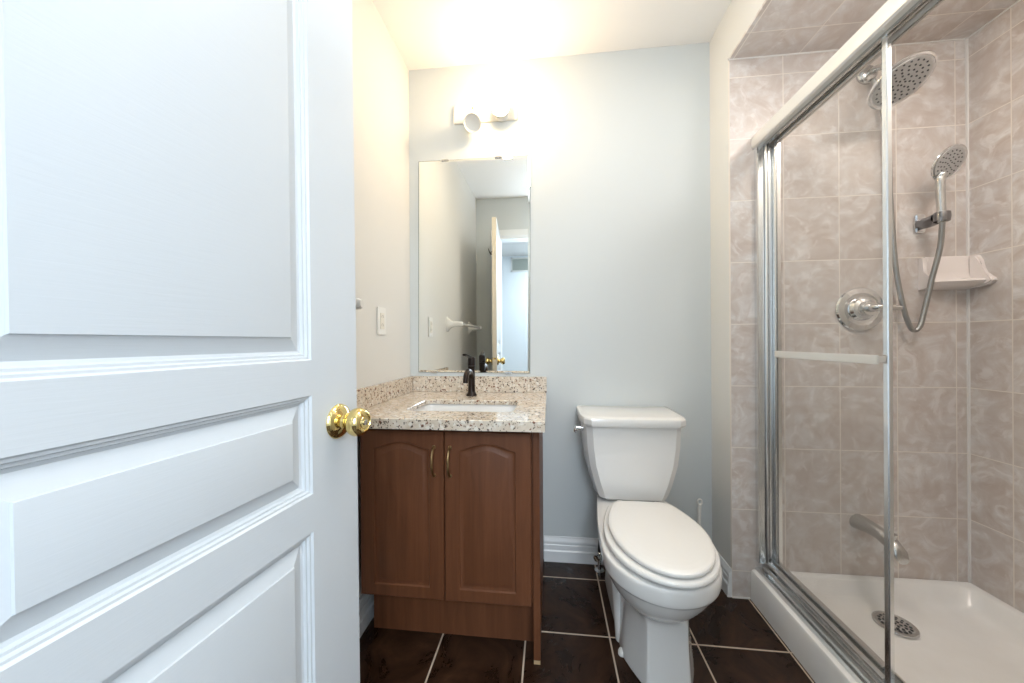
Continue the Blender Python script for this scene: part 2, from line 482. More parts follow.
def knob(side):
    d = nrmD * side
    base = dirS * .057 + Vector((0, 0, .905 - .012)) + (nrmD * (-DT) if side < 0 else Vector((0, 0, 0)))
    bm = bmesh.new()
    prof = [(.0, .0), (.033, 0), (.034, .002), (.0325, .006), (.027, .011), (.020, .014), (.0145, .017), (.0135, .021), (.0145, .027), (.018, .0285), (.0185, .031),
            (.0215, .034), (.0255, .040), (.0275, .048), (.0270, .056), (.0240, .063), (.0190, .068), (.0165, .0685), (.0155, .066), (.0125, .0655), (.0115, .067), (0, .067)]
    lathe(bm, prof, base, d, 48)
    bmesh.ops.transform(bm, matrix=Matrix.Translation(base) @ Matrix.Rotation(-A5, 4, 'Z') @ Matrix.Diagonal((.88, 1, 1, 1)) @ Matrix.Rotation(A5, 4, 'Z') @ Matrix.Translation(-base), verts=bm.verts)
    k = finish('door_knob', bm, BRASS, door, 40); k['label'] = 'polished brass knob'
    bm = bmesh.new(); lathe(bm, [(0, .0672), (.0055, .0672), (.0055, .0690), (.004, .0696), (0, .0696)], base, d, 20)
    bmesh.ops.transform(bm, matrix=Matrix.Translation(base) @ Matrix.Rotation(-A5, 4, 'Z') @ Matrix.Diagonal((.88, 1, 1, 1)) @ Matrix.Rotation(A5, 4, 'Z') @ Matrix.Translation(-base), verts=bm.verts)
    finish('lock_button', bm, CHROMED, k, 40)


knob(1); knob(-1)
bm = bmesh.new()
b = bmesh.new(); box(b, -.012, .012, -.0012, .0012, -.03, .03, bev=.001)
merge(bm, b, Matrix.Translation(nrmD * (-DT / 2) - dirS * .0002 + Vector((0, 0, .893))) @ Matrix.Rotation(-A5, 4, 'Z'))
finish('latch_plate', bm, BRASS, door, 30)
# wire hooks on the hidden side (seen small in the mirror)
bm = bmesh.new()
for k in range(3):
    o_ = dirS * (.10 + .035 * k) + nrmD * (-DT - .002) + Vector((0, 0, 1.80))
    tube(bm, spline([o_ + Vector((0, 0, .06)), o_ + Vector((0, 0, -.01)), o_ - nrmD * .02 + Vector((0, 0, -.03)), o_ - nrmD * .035 + Vector((0, 0, 0))], 5), .003, 8)
tube(bm, [dirS * .08 + nrmD * (-DT - .003) + Vector((0, 0, 1.85)), dirS * .19 + nrmD * (-DT - .003) + Vector((0, 0, 1.85))], .004, 8)
h_ = finish('coat_hooks', bm, BRONZE, door); h_['label'] = 'dark wire hooks'

# ------------------------------------------------------------------ vanity cabinet
CY = 1.15
van = thing('vanity_cabinet', 'reddish brown wooden vanity cabinet with two arched doors under the stone countertop', 'cabinet', (-.34, 1.40, 0))
bb = bmesh.new()
part('side_panel', B(-.058, -.036, CY - .012, 1.672, 0.012, .778, bev=.0015), WOOD, van, 30)
part('side_panel', B(-.655, -.637, CY, 1.672, .19, .778), WOOD, van, 30)
o = part('panel_foot', B(-.0575, -.0365, CY - .0115, CY + .03, 0, .0125), BAREW, van, 0); o['label'] = 'worn bare wood foot'
part('bottom_shelf', B(-.636, -.059, CY + .005, 1.672, .188, .203), WOOD, van, 0)
part('back_panel', B(-.636, -.059, 1.662, 1.672, .204, .777), WOOD, van, 0)
fr_ = bmesh.new()
box(fr_, -.636, -.059, CY, CY + .018, .740, .777); box(fr_, -.375, -.335, CY, CY + .018, .204, .739); box(fr_, -.636, -.610, CY, CY + .018, .204, .739); box(fr_, -.085, -.059, CY, CY + .018, .204, .739)
part('face_frame', fr_, WOOD, van, 0)
part('kick_board', B(-.655, -.059, 1.225, 1.243, .0, .187), WOOD, van, 0)


def arch_loop(x0, x1, z0, z1, rise, i, nseg=20):
    x0 += i; x1 -= i; z0 += i; z1 -= i
    pts = [(x0, z0), (x1, z0)]
    for k in range(nseg + 1):
        t_ = k / nseg
        pts.append((x1 + (x0 - x1) * t_, z1 + rise * (.55 * math.sin(PI * t_) + .45 * math.sin(PI * t_) ** 2)))
    return pts


def cab_door(x0, x1, z0, z1, yf, th=.019):
    bm = bmesh.new(); px = .050; ns = 20
    a = (x0 + px, x1 - px, z0 + .040, z1 - .063, .024)

    def outer(i):
        pts = [(x0 + i, z0 + i), (x1 - i, z0 + i)]
        for k in range(ns + 1):
            pts.append((x1 - i + (x0 - x1 + 2 * i) * k / ns, z1 - i))
        return pts
    loops = [(outer(0), th), (outer(0), .003), (outer(.003), 0)]
    for i, dpt in ((0, 0), (.003, .005), (.008, .0065), (.012, .0065), (.022, .002), (.024, .0015)):
        loops.append((arch_loop(*a, i, ns), dpt))
    loft(bm, [[(p[0], yf + d_, p[1]) for p in l] for l, d_ in loops])
    return bm


def pull(x, za, zb, yf, parent):
    bm = bmesh.new(); zm = (za + zb) / 2
    tube(bm, spline([(x, yf + .0005, za), (x, yf - .012, za + .006), (x, yf - .024, zm - .02), (x, yf - .026, zm), (x, yf - .024, zm + .02), (x, yf - .012, zb - .006), (x, yf + .0005, zb)], 5), .0042, 10)
    for z in (za, zb): lathe(bm, [(0, 0), (.007, 0), (.0065, .003), (0, .004)], (x, yf, z), (0, -1, 0), 16)
    o = part('handle', bm, PULLM, parent); o['label'] = 'slim antique brass pull'


YF = CY - .020
d1 = part('door', cab_door(-.652, -.3565, .192, .760, YF), WOOD, van, 25)
pull(-.389, .612, .706, YF, d1)
d2 = part('door', cab_door(-.3535, -.064, .192, .760, YF), WOOD, van, 25)
pull(-.334, .612, .706, YF, d2)

# countertop with cut-out
ZC = .813
ct = thing('countertop', 'speckled beige stone countertop with backsplash on the brown vanity', 'countertop', (-.36, 1.39, .779))


def rrect(x0, x1, y0, y1, r_, z, k=5):
    pts = []
    for cx, cy, a0 in ((x0 + r_, y0 + r_, PI), (x1 - r_, y0 + r_, 1.5 * PI), (x1 - r_, y1 - r_, 0), (x0 + r_, y1 - r_, .5 * PI)):
        for i in range(k + 1):
            a = a0 + .5 * PI * i / k
            pts.append((cx + r_ * math.cos(a), cy + r_ * math.sin(a), z))
    return pts


X0c, X1c, Y0c, Y1c = XL + .001, -.016, 1.072, D - .001
bm = bmesh.new()
hole = (-.525, -.130, 1.205, 1.440)
rings = [rrect(*hole, .03, .795), rrect(X0c + .03, X1c - .03, Y0c + .03, Y1c - .03, .003, .795), rrect(X0c + .03, X1c - .03, Y0c + .03, Y1c - .03, .003, .779), rrect(X0c, X1c, Y0c, Y1c, .003, .779), rrect(X0c, X1c, Y0c, Y1c, .003, ZC - .002), rrect(X0c + .002, X1c - .002, Y0c + .002, Y1c - .002, .003, ZC),
         rrect(hole[0] - .002, hole[1] + .002, hole[2] - .002, hole[3] + .002, .032, ZC), rrect(*hole, .03, ZC - .002), rrect(*hole, .03, .795)]
loft(bm, rings, False, False); bmesh.ops.remove_doubles(bm, verts=bm.verts, dist=1e-5)
part('slab', bm, GRAN, ct, 30)
part('backsplash', B(XL + .022, X1c, D - .021, D - .001, ZC + .0002, .889, bev=.0015), GRAN, ct, 30)
part('side_splash', B(XL + .001, XL + .021, 1.088, D - .001, ZC + .0002, .889, bev=.0015), GRAN, ct, 30)
# sink
bm = bmesh.new()
def sr(i, z, r_=.035): return rrect(hole[0] - .012 + i, hole[1] + .012 - i, hole[2] - .012 + i, hole[3] + .012 - i, r_, z)
loft(bm, [sr(-.012, .794), sr(.004, .794), sr(.008, .789), sr(.014, .72), sr(.026, .655, .04), sr(.05, .640, .04), sr(.10, .634, .015),
          sr(.10, .626, .015), sr(.045, .630, .04), sr(.018, .645, .04), sr(.004, .70), sr(-.004, .783), sr(-.012, .785), sr(-.012, .794)], False, False)
bmesh.ops.remove_doubles(bm, verts=bm.verts, dist=1e-5)
bmesh.ops.holes_fill(bm, edges=bm.edges[:], sides=40)
sk = tag(finish('sink', bm, CERAM, None, 40), 'white rectangular sink basin set under the speckled countertop', 'sink')
bm = bmesh.new(); lathe(bm, [(0, .641), (.006, .641), (.010, .6395), (.021, .6395), (.022, .637), (.022, .6345), (0, .6345)], (-.3275, 1.335, 0))
finish('drain', bm, BRONZE, sk, 40)

# faucet
FX, FY = -.358, 1.562
fa = thing('faucet', 'dark bronze single-lever faucet standing behind the sink', 'faucet', (FX, FY, ZC))
bm = bmesh.new(); lathe(bm, [(0, 0), (.025, 0), (.0255, .003), (.024, .007), (.0185, .013), (.0165, .02), (.0158, .04), (.015, .08), (.0152, .11), (.0165, .132), (.017, .136), (0, .136)], (FX, FY, ZC))
part('body', bm, BRONZE, fa, 40)
bm = bmesh.new()
sp = spline([(FX, FY - .004, ZC + .085), (FX, FY - .03, ZC + .108), (FX, FY - .065, ZC + .116), (FX, FY - .098, ZC + .106), (FX, FY - .113, ZC + .084), (FX, FY - .116, ZC + .070)], 6)
tube(bm, sp, [.0135 - .0025 * i / len(sp) for i in range(len(sp))], 16, 1.0)
part('spout', bm, BRONZE, fa, 50)
bm = bmesh.new(); lathe(bm, [(0, .1372), (.0168, .1372), (.017, .14), (.0165, .165), (.016, .172), (.012, .177), (0, .178)], (FX, FY, ZC))
b = bmesh.new(); box(b, -.0095, .0095, -.088, .006, -.0045, .0045, bev=.003)
for v_ in b.verts:
    if v_.co.y < -.06: v_.co.z += (-.06 - v_.co.y) * .25
merge(bm, b, Matrix.Translation((FX - .001, FY, ZC + .172)) @ Matrix.Rotation(R(-8), 4, 'Z') @ Matrix.Rotation(R(-8), 4, 'X'))
part('lever', bm, BRONZE, fa, 40)

# ------------------------------------------------------------------ mirror
mr = thing('wall_mirror', 'tall frameless mirror held by small clips on the wall above the vanity', 'mirror', (-.374, D, .905))
mx0, mx1, mz0, mz1 = -.656, -.094, .907, 1.967
rot = Matrix.Translation((-.374, 0, 1.43)) @ Matrix.Rotation(R(.35), 4, 'Y') @ Matrix.Translation((.374, 0, -1.43))


def rectloop(i, y): return [(mx0 + i, y, mz0 + i), (mx1 - i, y, mz0 + i), (mx1 - i, y, mz1 - i), (mx0 + i, y, mz1 - i)]


bm = loft(bmesh.new(), [rectloop(0, D - .001), rectloop(0, D - .0035), rectloop(.010, D - .006)])
bmesh.ops.transform(bm, matrix=rot, verts=bm.verts)
part('mirror_glass', bm, MIR, mr, 0)
eb = loft(bmesh.new(), [[(p[0], yy, p[2]) for p in rectloop(ii, 0)] for ii, yy in ((-.0016, D - .0008), (-.0016, D - .0036), (.0006, D - .0040), (.0006, D - .0008))], False, False)
bmesh.ops.transform(eb, matrix=rot, verts=eb.verts)
part('edge', eb, mat('mirror_edge', (.22, .25, .24), .3), mr, 0)
for x, z, s_ in ((-.575, mz0, 1), (-.20, mz0, 1), (-.52, mz1, -1), (-.25, mz1, -1)):
    bm = B(x - .018, x + .018, D - .009, D - .0005, z - .004, z + .004, bev=.0015)
    bmesh.ops.transform(bm, matrix=rot, verts=bm.verts)
    part('clip', bm, CHROMED, mr, 30)

# ------------------------------------------------------------------ vanity light
vl = thing('vanity_light', 'cream bathroom wall light with one glowing bare bulb above the mirror', 'wall lamp', (-.28, D, 2.19))
part('back_plate', B(-.470, -.150, D - .011, D - .0005, 2.142, 2.232, bev=.003), mat('cream_enamel', (.84, .80, .70), .35), vl, 30)
for k, x in enumerate((-.372, -.225)):
    bm = bmesh.new()
    lathe(bm, [(0, 0), (.03, 0), (.031, .006), (.026, .014), (.024, .016), (.024, .03), (.036, .036), (.041, .052), (.042, .060), (.040, .060), (.034, .045), (.016, .040), (0, .040)],
          (x + (.004 if k == 0 else 0), D - (.030 if k == 0 else .011), 2.142 if k == 0 else 2.165), (.12, -.70, -.70) if k == 0 else (0, -1, 0), 36)
    so = part('lamp_socket', bm, PLAST, vl, 40)
    bm = bmesh.new(); lathe(bm, [(0, 0), (.004, 0), (.0045, .004), (0, .005)], (x, D - .0112, 2.212), (0, -1, 0), 16)
    part('screw', bm, PULLM, vl, 40)
bm = bmesh.new(); lathe(bm, [(.0, .0), (.012, 0), (.013, .02), (.019, .032), (.028, .046), (.031, .060), (.028, .076), (.018, .088), (0, .093)], (-.225, D - .056, 2.165), (0, -1, 0), 32)
part('bulb', bm, BULB, vl, 60)

# ------------------------------------------------------------------ switch plate and towel rail on the left wall
sw = thing('outlet_plate', 'small cream wall outlet plate on the left wall above the vanity', 'outlet', (XL, 1.385, 1.148))
part('cover_plate', B(XL + .0003, XL + .006, 1.350, 1.421, 1.090, 1.206, bev=.002), PLAST, sw, 30)
part('socket_insert', B(XL + .0055, XL + .0085, 1.369, 1.402, 1.114, 1.182, bev=.001), mat('cream_plastic', (.76, .72, .62), .35), sw, 30)
for z in (1.130, 1.166):
    bm = bmesh.new(); box(bm, XL + .0080, XL + .0087, 1.378, 1.3795, z - .004, z + .004); box(bm, XL + .0080, XL + .0087, 1.391, 1.3925, z - .004, z + .004); box(bm, XL + .0080, XL + .00865, 1.378, 1.3925, z + .006, z + .007)
    part('socket', bm, DARKM, sw, 0)
tw = thing('towel_rail', 'white ceramic towel rail on the left wall, mostly seen in the mirror', 'towel rail', (XL, .71, 1.18))
for y in (1.040, .385):
    bm = bmesh.new(); rg = []
    for dx, hy, hz in ((0.0005, .034, .052), (.006, .034, .052), (.014, .027, .040), (.030, .019, .026), (.05, .014, .019), (.085, .0135, .018), (.106, .013, .017), (.114, .009, .012)):
        rg.append([(XL + dx, y + hy * math.copysign(abs(math.cos(a)) ** .7, math.cos(a)), 1.182 + hz * math.copysign(abs(math.sin(a)) ** .7, math.sin(a))) for a in [2 * PI * k / 28 for k in range(28)]])
    loft(bm, rg); part('post', bm, CERAM, tw, 40)
bm = bmesh.new(); tube(bm, [(XL + .094, 1.044, 1.182), (XL + .094, .39, 1.182)], .0085, 16)
part('rail', bm, CERAM, tw, 40)

# ------------------------------------------------------------------ toilet
TX = .336
to = thing('toilet', 'white two-piece toilet with closed lid between the vanity and the shower', 'toilet', (TX, 1.30, 0))


def egg(w, wb, yf, yc, yb, z, sq=1.0, nf=7, nb=4, dx=0):
    """closed outline: front half ellipse from yf to yc, sides run back to half-width wb at yb"""
    half = []
    for i in range(nf + 1):
        a = .5 * PI * i / nf
        half.append((w * math.sin(a) ** (1 / sq), yc - (yc - yf) * math.cos(a) ** (1 / sq) if i < nf else yc))
    for i in range(1, nb + 1):
        t_ = i / nb; s_ = t_ ** 1.7
        half.append((w + (wb - w) * s_, yc + (yb - .02 - yc) * t_))
    half.append((wb * .93, yb - .004)); half.append((wb * .5, yb)); half.append((0, yb))
    right = [(TX + dx + x, y, z) for x, y in half]
    left = [(TX + dx - x, y, z) for x, y in half[1:-1]][::-1]
    return right + left


def foot(hf, hs, yf, yb, z, dx=.014):
    hs += .012; hf += .006
    half = [(0, yf), (hf * .6, yf), (hf - .004, yf), (hf, yf + .003), (hf + (hs - hf) * .3, yf + .035), (hf + (hs - hf) * .65, yf + .07), (hs - .004, yf + .105), (hs, yf + .125)]
    for i in range(1, 5): half.append((hs, yf + .125 + (yb - .02 - yf - .125) * i / 4))
    half += [(hs * .93, yb - .004), (hs * .5, yb), (0, yb)]
    return [(TX + dx + x, y, z) for x, y in half] + [(TX + dx - x, y, z) for x, y in half[1:-1]][::-1]


bm = bmesh.new()
rings = [foot(.060, .104, 1.080, 1.60, .000), foot(.060, .104, 1.080, 1.60, .004), foot(.058, .101, 1.084, 1.59, .05),
         foot(.056, .094, 1.090, 1.57, .11), foot(.055, .090, 1.092, 1.56, .17), foot(.056, .090, 1.090, 1.56, .208),
         egg(.094, .100, 1.072, 1.20, 1.57, .224, 1.15),
         egg(.116, .105, 1.040, 1.18, 1.58, .244, 1.0),
         egg(.140, .115, 1.005, 1.165, 1.60, .280),
         egg(.161, .123, .985, 1.16, 1.61, .318, dx=.004),
         egg(.167, .126, .978, 1.16, 1.615, .333, dx=.004),
         egg(.172, .128, .972, 1.155, 1.62, .337, dx=.004),
         egg(.175, .129, .968, 1.155, 1.62, .344, dx=.004),
         egg(.177, .129, .965, 1.155, 1.62, .375, dx=.004),
         egg(.176, .128, .967, 1.155, 1.62, .388, dx=.004),
         egg(.165, .126, .976, 1.155, 1.612, .395)]
loft(bm, rings)
part('bowl', bm, CERAM, to, 0, 2)
# trapway bulge on the visible side of the foot
bm = bmesh.new()
for sgn in (-1, 1):
    tube(bm, spline([(TX + sgn * .080, 1.50, .10), (TX + sgn * .086, 1.44, .17), (TX + sgn * .086, 1.37, .19), (TX + sgn * .086, 1.31, .14), (TX + sgn * .084, 1.27, .05), (TX + sgn * .082, 1.265, .004)], 6), .028, 14)
part('trapway', bm, CERAM, to, 60)
for sgn in (-1, 1):
    bm = bmesh.new(); lathe(bm, [(.0, 0), (.014, 0), (.014, .008), (.010, .016), (0, .019)], (TX + sgn * .098, 1.205, .002), (0, 0, 1), 18)
    part('bolt_cap', bm, PLAST, to, 50)
bm = bmesh.new(); sx_ = dict(dx=.010)
loft(bm, [egg(.162, .122, .968, 1.18, 1.405, .397, **sx_), egg(.168, .125, .960, 1.18, 1.41, .400, **sx_), egg(.170, .126, .957, 1.18, 1.41, .407, **sx_), egg(.168, .125, .960, 1.18, 1.41, .416, **sx_), egg(.160, .102, .972, 1.18, 1.40, .4190, **sx_)])
part('seat', bm, SEATM, to, 0, 1)
bm = bmesh.new(); sx_ = dict(dx=.014)
loft(bm, [egg(.151, .108, .974, 1.20, 1.392, .4195, **sx_), egg(.156, .111, .967, 1.20, 1.397, .423, **sx_), egg(.157, .112, .966, 1.20, 1.397, .431, **sx_), egg(.155, .110, .969, 1.20, 1.394, .437, **sx_),
          egg(.138, .080, .990, 1.20, 1.38, .4405, **sx_), egg(.08, .05, 1.06, 1.16, 1.30, .442, **sx_)])
part('lid', bm, SEATM, to, 0, 1)
for sgn in (-1, 1):
    bm = bmesh.new(); box(bm, TX + .01 + sgn * .072 - .014, TX + .01 + sgn * .072 + .014, 1.404, 1.426, .397, .424, bev=.004, seg=3)
    part('hinge', bm, SEATM, to, 40)


def octo(hw, yf, yb, z, cx, cy):
    k = .3
    return [(TX - hw, yb, z), (TX - hw, yf + cy, z), (TX - hw + cx * k, yf + cy * k, z), (TX - hw + cx, yf, z), (TX, yf - .004, z), (TX + hw - cx, yf, z), (TX + hw - cx * k, yf + cy * k, z), (TX + hw, yf + cy, z), (TX + hw, yb, z), (TX, yb, z)]


bm = bmesh.new(); k_ = bmesh.new()
tk = [octo(.125, 1.475, 1.655, .399, .03, .05), octo(.142, 1.458, 1.660, .412, .033, .055), octo(.150, 1.452, 1.664, .428, .035, .06), octo(.166, 1.447, 1.668, .48, .034, .06), octo(.184, 1.444, 1.672, .55, .034, .06),
      octo(.193, 1.441, 1.674, .62, .034, .06), octo(.197, 1.440, 1.676, .69, .034, .06), octo(.198, 1.440, 1.676, .7125, .034, .06)]
loft(bm, tk)
part('tank', bm, CERAM, to, 28)
bm = bmesh.new()
loft(bm, [octo(.200, 1.432, 1.682, .7145, .04, .075), octo(.208, 1.420, 1.686, .716, .04, .08), octo(.211, 1.416, 1.687, .724, .04, .082), octo(.211, 1.416, 1.687, .742, .04, .082), octo(.209, 1.419, 1.686, .748, .04, .082), octo(.203, 1.428, 1.684, .752, .039, .08), octo(.19, 1.445, 1.675, .754, .038, .075)])
part('tank_lid', bm, CERAM, to, 28)
bm = bmesh.new()
lathe(bm, [(0, 0), (.013, 0), (.013, .004), (.008, .006), (.0075, .030), (0, .031)], (TX - .197, 1.515, .688), (-1, 0, 0), 20)
b = bmesh.new(); box(b, -.007, .007, -.055, .012, -.010, .010, bev=.005, seg=3)
merge(bm, b, Matrix.Translation((TX - .197 - .035, 1.515, .688)))
fh = part('flush_lever', bm, CHROME, to, 40); fh['label'] = 'chrome flush lever on the side of the tank'

# water supply behind the toilet
ws = thing('water_supply', 'black water hose and small chrome valve on the floor behind the toilet', 'water valve', (.225, 1.635, 0))
bm = bmesh.new(); lathe(bm, [(0, 0), (.022, 0), (.022, .003), (.009, .008), (.008, .05), (.011, .052), (.011, .085), (.007, .088), (.0, .088)], (.222, 1.635, 0), (0, 0, 1), 24)
b = bmesh.new(); lathe(b, [(0, 0), (.006, 0), (.006, .02), (.014, .021), (.014, .029), (0, .03)], (.222, 1.635, .068), (-.6, -.8, 0), 20); merge(bm, b)
part('shutoff_valve', bm, CHROME, ws, 40)
bm = bmesh.new(); tube(bm, spline([(.222, 1.635, .086), (.228, 1.638, .16), (.236, 1.642, .25), (.238, 1.642, .33), (.236, 1.638, .400)], 6), .0075, 12)
part('hose', bm, BLACK, ws, 60)
# brush
br = thing('toilet_brush', 'white plastic brush handle standing behind the toilet by the shower wall', 'toilet brush', (.652, 1.615, 0))
bm = bmesh.new(); lathe(bm, [(0, 0), (.036, 0), (.038, .004), (.034, .10), (.036, .104), (.032, .104), (.031, .01), (0, .01)], (.652, 1.615, 0), (0, 0, 1), 28)
part('holder', bm, PLAST, br, 40)
bm = bmesh.new(); tube(bm, spline([(.652, 1.615, .02), (.652, 1.615, .20), (.654, 1.615, .30), (.656, 1.615, .335)], 6), .0075, 12)
tube(bm, spline([(.656 + .009 * math.sin(a), 1.615, .345 - .012 * math.cos(a)) for a in [2 * PI * k / 12 for k in range(13)]], 2), .004, 8)
part('handle', bm, PLAST, br, 50)

# ------------------------------------------------------------------ shower pan
XC0, XC1, ZP = .811, .935, .124
bm = bmesh.new()
def pr_(i0, i1, j0, j1, z, r_=.02): return rrect(XC0 + i0, XS - .002 - i1, YN + .002 + j0, YS - .006 - j1 + .004, r_, z, 6)
loft(bm, [pr_(0, 0, 0, 0, .0, .004), pr_(0, 0, 0, 0, ZP - .012, .004), pr_(.004, 0, 0, 0, ZP - .003, .006), pr_(.012, 0, 0, 0, ZP, .006),
          pr_(.104, .018, .02, .018, ZP, .03), pr_(.114, .026, .03, .026, ZP - .006, .04), pr_(.124, .040, .045, .042, .075, .055), pr_(.140, .062, .07, .068, .055, .07), pr_(.19, .12, .13, .13, .048, .06), pr_(.30, .26, .3, .30, .045, .04)])
pan = tag(finish('shower_pan', bm, ACRY, None, 40), 'white shower pan with raised curb on the floor of the shower', 'shower pan')
dr_ = thing('shower_drain', 'round perforated metal drain in the white shower pan', 'drain', (1.208, 1.365, .048))
bm = bmesh.new(); lathe(bm, [(.0, .0565), (.047, .0565), (.049, .058), (.056, .0575), (.058, .055), (.058, .0495), (0, .0495)], (1.208, 1.365, 0), (0, 0, 1), 44)
part('flange', bm, CHROMED, dr_, 40)
bm = bmesh.new()
for rr, cnt in ((.0, 1), (.014, 6), (.027, 11), (.039, 16)):
    for k in range(cnt):
        a = 2 * PI * k / cnt + rr * 30
        lathe(bm, [(0, .0566), (.0045, .0566), (.0045, .0571), (0, .0571)], (1.208 + rr * math.cos(a), 1.365 + rr * math.sin(a), 0), (0, 0, 1), 8)
part('perforations', bm, DARKM, dr_, 0)

# ------------------------------------------------------------------ sliding shower doors
SDX = -.010
sd = thing('sliding_shower_door', 'framed glass sliding shower door on the white curb, slid to the far end', 'shower door', (.89, 1.05, ZP))
ZT = ZP
# header rail: pale rounded outer cover with dark channels underneath
zh0, zh1 = 1.860, 1.897
bm = prism(bmesh.new(), [(.842, zh0 - .020), (.836, zh0 - .016), (.834, zh0 - .008), (.834, zh0 + .020), (.837, zh0 + .030), (.845, zh1 - .002), (.853, zh1), (.935, zh1), (.935, zh0), (.929, zh0), (.929, zh0 + .02), (.903, zh0 + .02), (.903, zh0), (.897, zh0), (.897, zh0 + .02), (.871, zh0 + .02), (.871, zh0 - .012), (.846, zh0 - .019)], 'y', YN + .002, YS - .0015)
hd = part('header_rail', bm, ALUP, sd, 25); hd['label'] = 'pale satin metal header rail'
bm = bmesh.new()
box(bm, .8665, .8708, YN + .004, YS - .003, zh0 - .0215, zh0 - .0125); box(bm, .897, .903, YN + .004, YS - .003, zh0 - .004, zh0 - .0004); box(bm, .929, .936, YN + .004, YS - .003, zh0 - .004, zh0 - .0004)
part('header_lip', bm, CHROMED, sd, 0)
# bottom track
bm = prism(bmesh.new(), [(.838, ZT + .0005), (.838, ZT + .004), (.846, ZT + .009), (.866, ZT + .010), (.868, ZT + .024), (.872, ZT + .024), (.874, ZT + .010), (.896, ZT + .010), (.898, ZT + .026), (.903, ZT + .026), (.905, ZT + .010), (.928, ZT + .010), (.930, ZT + .034), (.936, ZT + .034), (.936, ZT + .0005)], 'y', YN + .002, YS - .0015)
part('bottom_track', bm, ALU, sd, 20)
for y0, y1 in ((YS - .022, YS - .0015), (YN + .0015, YN + .022)):
    bm = bmesh.new()
    s_ = -1 if y0 > 1 else 1
    a_, b_ = (y1, y0) if s_ < 0 else (y0, y1)
    prof = [(.843, a_), (.843, b_), (.850, b_ - s_ * .002), (.868, b_), (.868, a_ + s_ * .008), (.872, a_ + s_ * .008), (.872, b_), (.900, b_), (.900, a_ + s_ * .008), (.905, a_ + s_ * .008), (.905, b_), (.932, b_), (.934, a_)]
    prism(bm, prof, 'z', ZT + .036, zh0 - .009)
    part('wall_jamb', bm, ALU, sd, 20)


def panel(xc, ya, yb, bar, z0=ZT + .0385, z1=zh0 - .010):
    g_ = part('glass_panel', B(xc - .003, xc + .003, ya + .006, yb - .006, z0 + .006, z1 - .004), GLASS, sd, 0)
    g_['label'] = 'clear glass pane in a slim metal frame'
    for y, s_ in ((ya, 1), (yb, -1)):
        bm = bmesh.new()
        prism(bm, [(xc - .0045, y), (xc - .0065, y + s_ * .002), (xc - .0065, y + s_ * .013), (xc - .0045, y + s_ * .016), (xc - .0032, y + s_ * .016), (xc - .0032, y + s_ * .0062), (xc + .0032, y + s_ * .0062), (xc + .0032, y + s_ * .016), (xc + .0045, y + s_ * .016), (xc + .006, y + s_ * .013), (xc + .006, y + s_ * .002), (xc + .0045, y)], 'z', z0, z1)
        part('stile', bm, ALU, g_, 20)
    bm = bmesh.new(); box(bm, xc - .0075, xc + .0075, ya + .0165, yb - .0165, z0, z0 + .014, bev=.002); part('bottom_rail', bm, ALU, g_, 25)
    bm = bmesh.new(); box(bm, xc - .0065, xc + .0065, ya + .0165, yb - .0165, z1 - .008, z1, bev=.002); part('top_rail', bm, CHROMED, g_, 25)
    if bar:
        bm = bmesh.new(); xb = xc - .030
        box(bm, xb - .003, xb + .003, ya - .002, yb - .105, .996, 1.020, bev=.002)
        for y in (ya + .008, yb - .115): box(bm, xb, xc - .0066, y - .004, y + .004, 1.001, 1.017, bev=.001)
        part('towel_bar', bm, ALUP, g_, 30)


panel(.876, .985, 1.499, True)
panel(.906, 1.020, 1.496, False)
sd.location.x += SDX

# ------------------------------------------------------------------ shower fittings
rh = thing('rain_shower_head', 'large round rain shower head on a short arm high on the tiled wall', 'shower head', (1.250, YS, 2.10))
bm = bmesh.new(); lathe(bm, [(0, 0), (.036, 0), (.036, .004), (.031, .014), (.018, .020), (0, .021)], (1.250, YS - .0005, 2.105), (0, -1, 0), 36)
part('wall_flange', bm, CHROMED, rh, 40)
C0 = Vector((1.206, 1.33, 1.943)); nn = Vector((.11, -.51, -.86)).normalized()
neck = C0 - nn * .030
bm = bmesh.new(); tube(bm, spline([(1.250, YS - .006, 2.105), (1.248, 1.47, 2.098), (1.236, 1.42, 2.065), (1.225, 1.385, 2.03), neck - nn * .02], 6), .0105, 16)
part('arm', bm, CHROMED, rh, 60)
bm = bmesh.new(); RH = .088
lathe(bm, [(0, -.040), (.014, -.040), (.017, -.034), (.017, -.024), (.022, -.018), (.05, -.012), (.08, -.007), (RH - .001, -.002), (RH, .002), (RH - .001, .006), (RH - .006, .0075), (RH - .009, .006), (0, .006)], C0 - nn * .006, nn, 56)
hp = part('spray_head', bm, CHROME, rh, 40)
bm = bmesh.new(); lathe(bm, [(0, .0002), (RH - .012, .0002), (RH - .013, .0015), (0, .0015)], C0, nn, 48)
part('face_plate', bm, mat('grey_face', (.50, .50, .49), .35, .6), rh, 40)


def nozzles(c, nrm, rings_, r_, parent, length=.003, z0=.0012):
    bm = bmesh.new(); mt = align(c, nrm)
    for rr, cnt in rings_:
        for k in range(cnt):
            a = 2 * PI * k / cnt + rr * 40
            p_ = mt @ Vector((rr * math.cos(a), rr * math.sin(a), z0))
            lathe(bm, [(0, 0), (r_, 0), (r_ * .6, length), (0, length)], p_, nrm, 8)
    return part('nozzles', bm, NOZ, parent, 50)


nozzles(C0, nn, ((.010, 5), (.024, 9), (.038, 14), (.052, 18), (.066, 22)), .0034, rh)

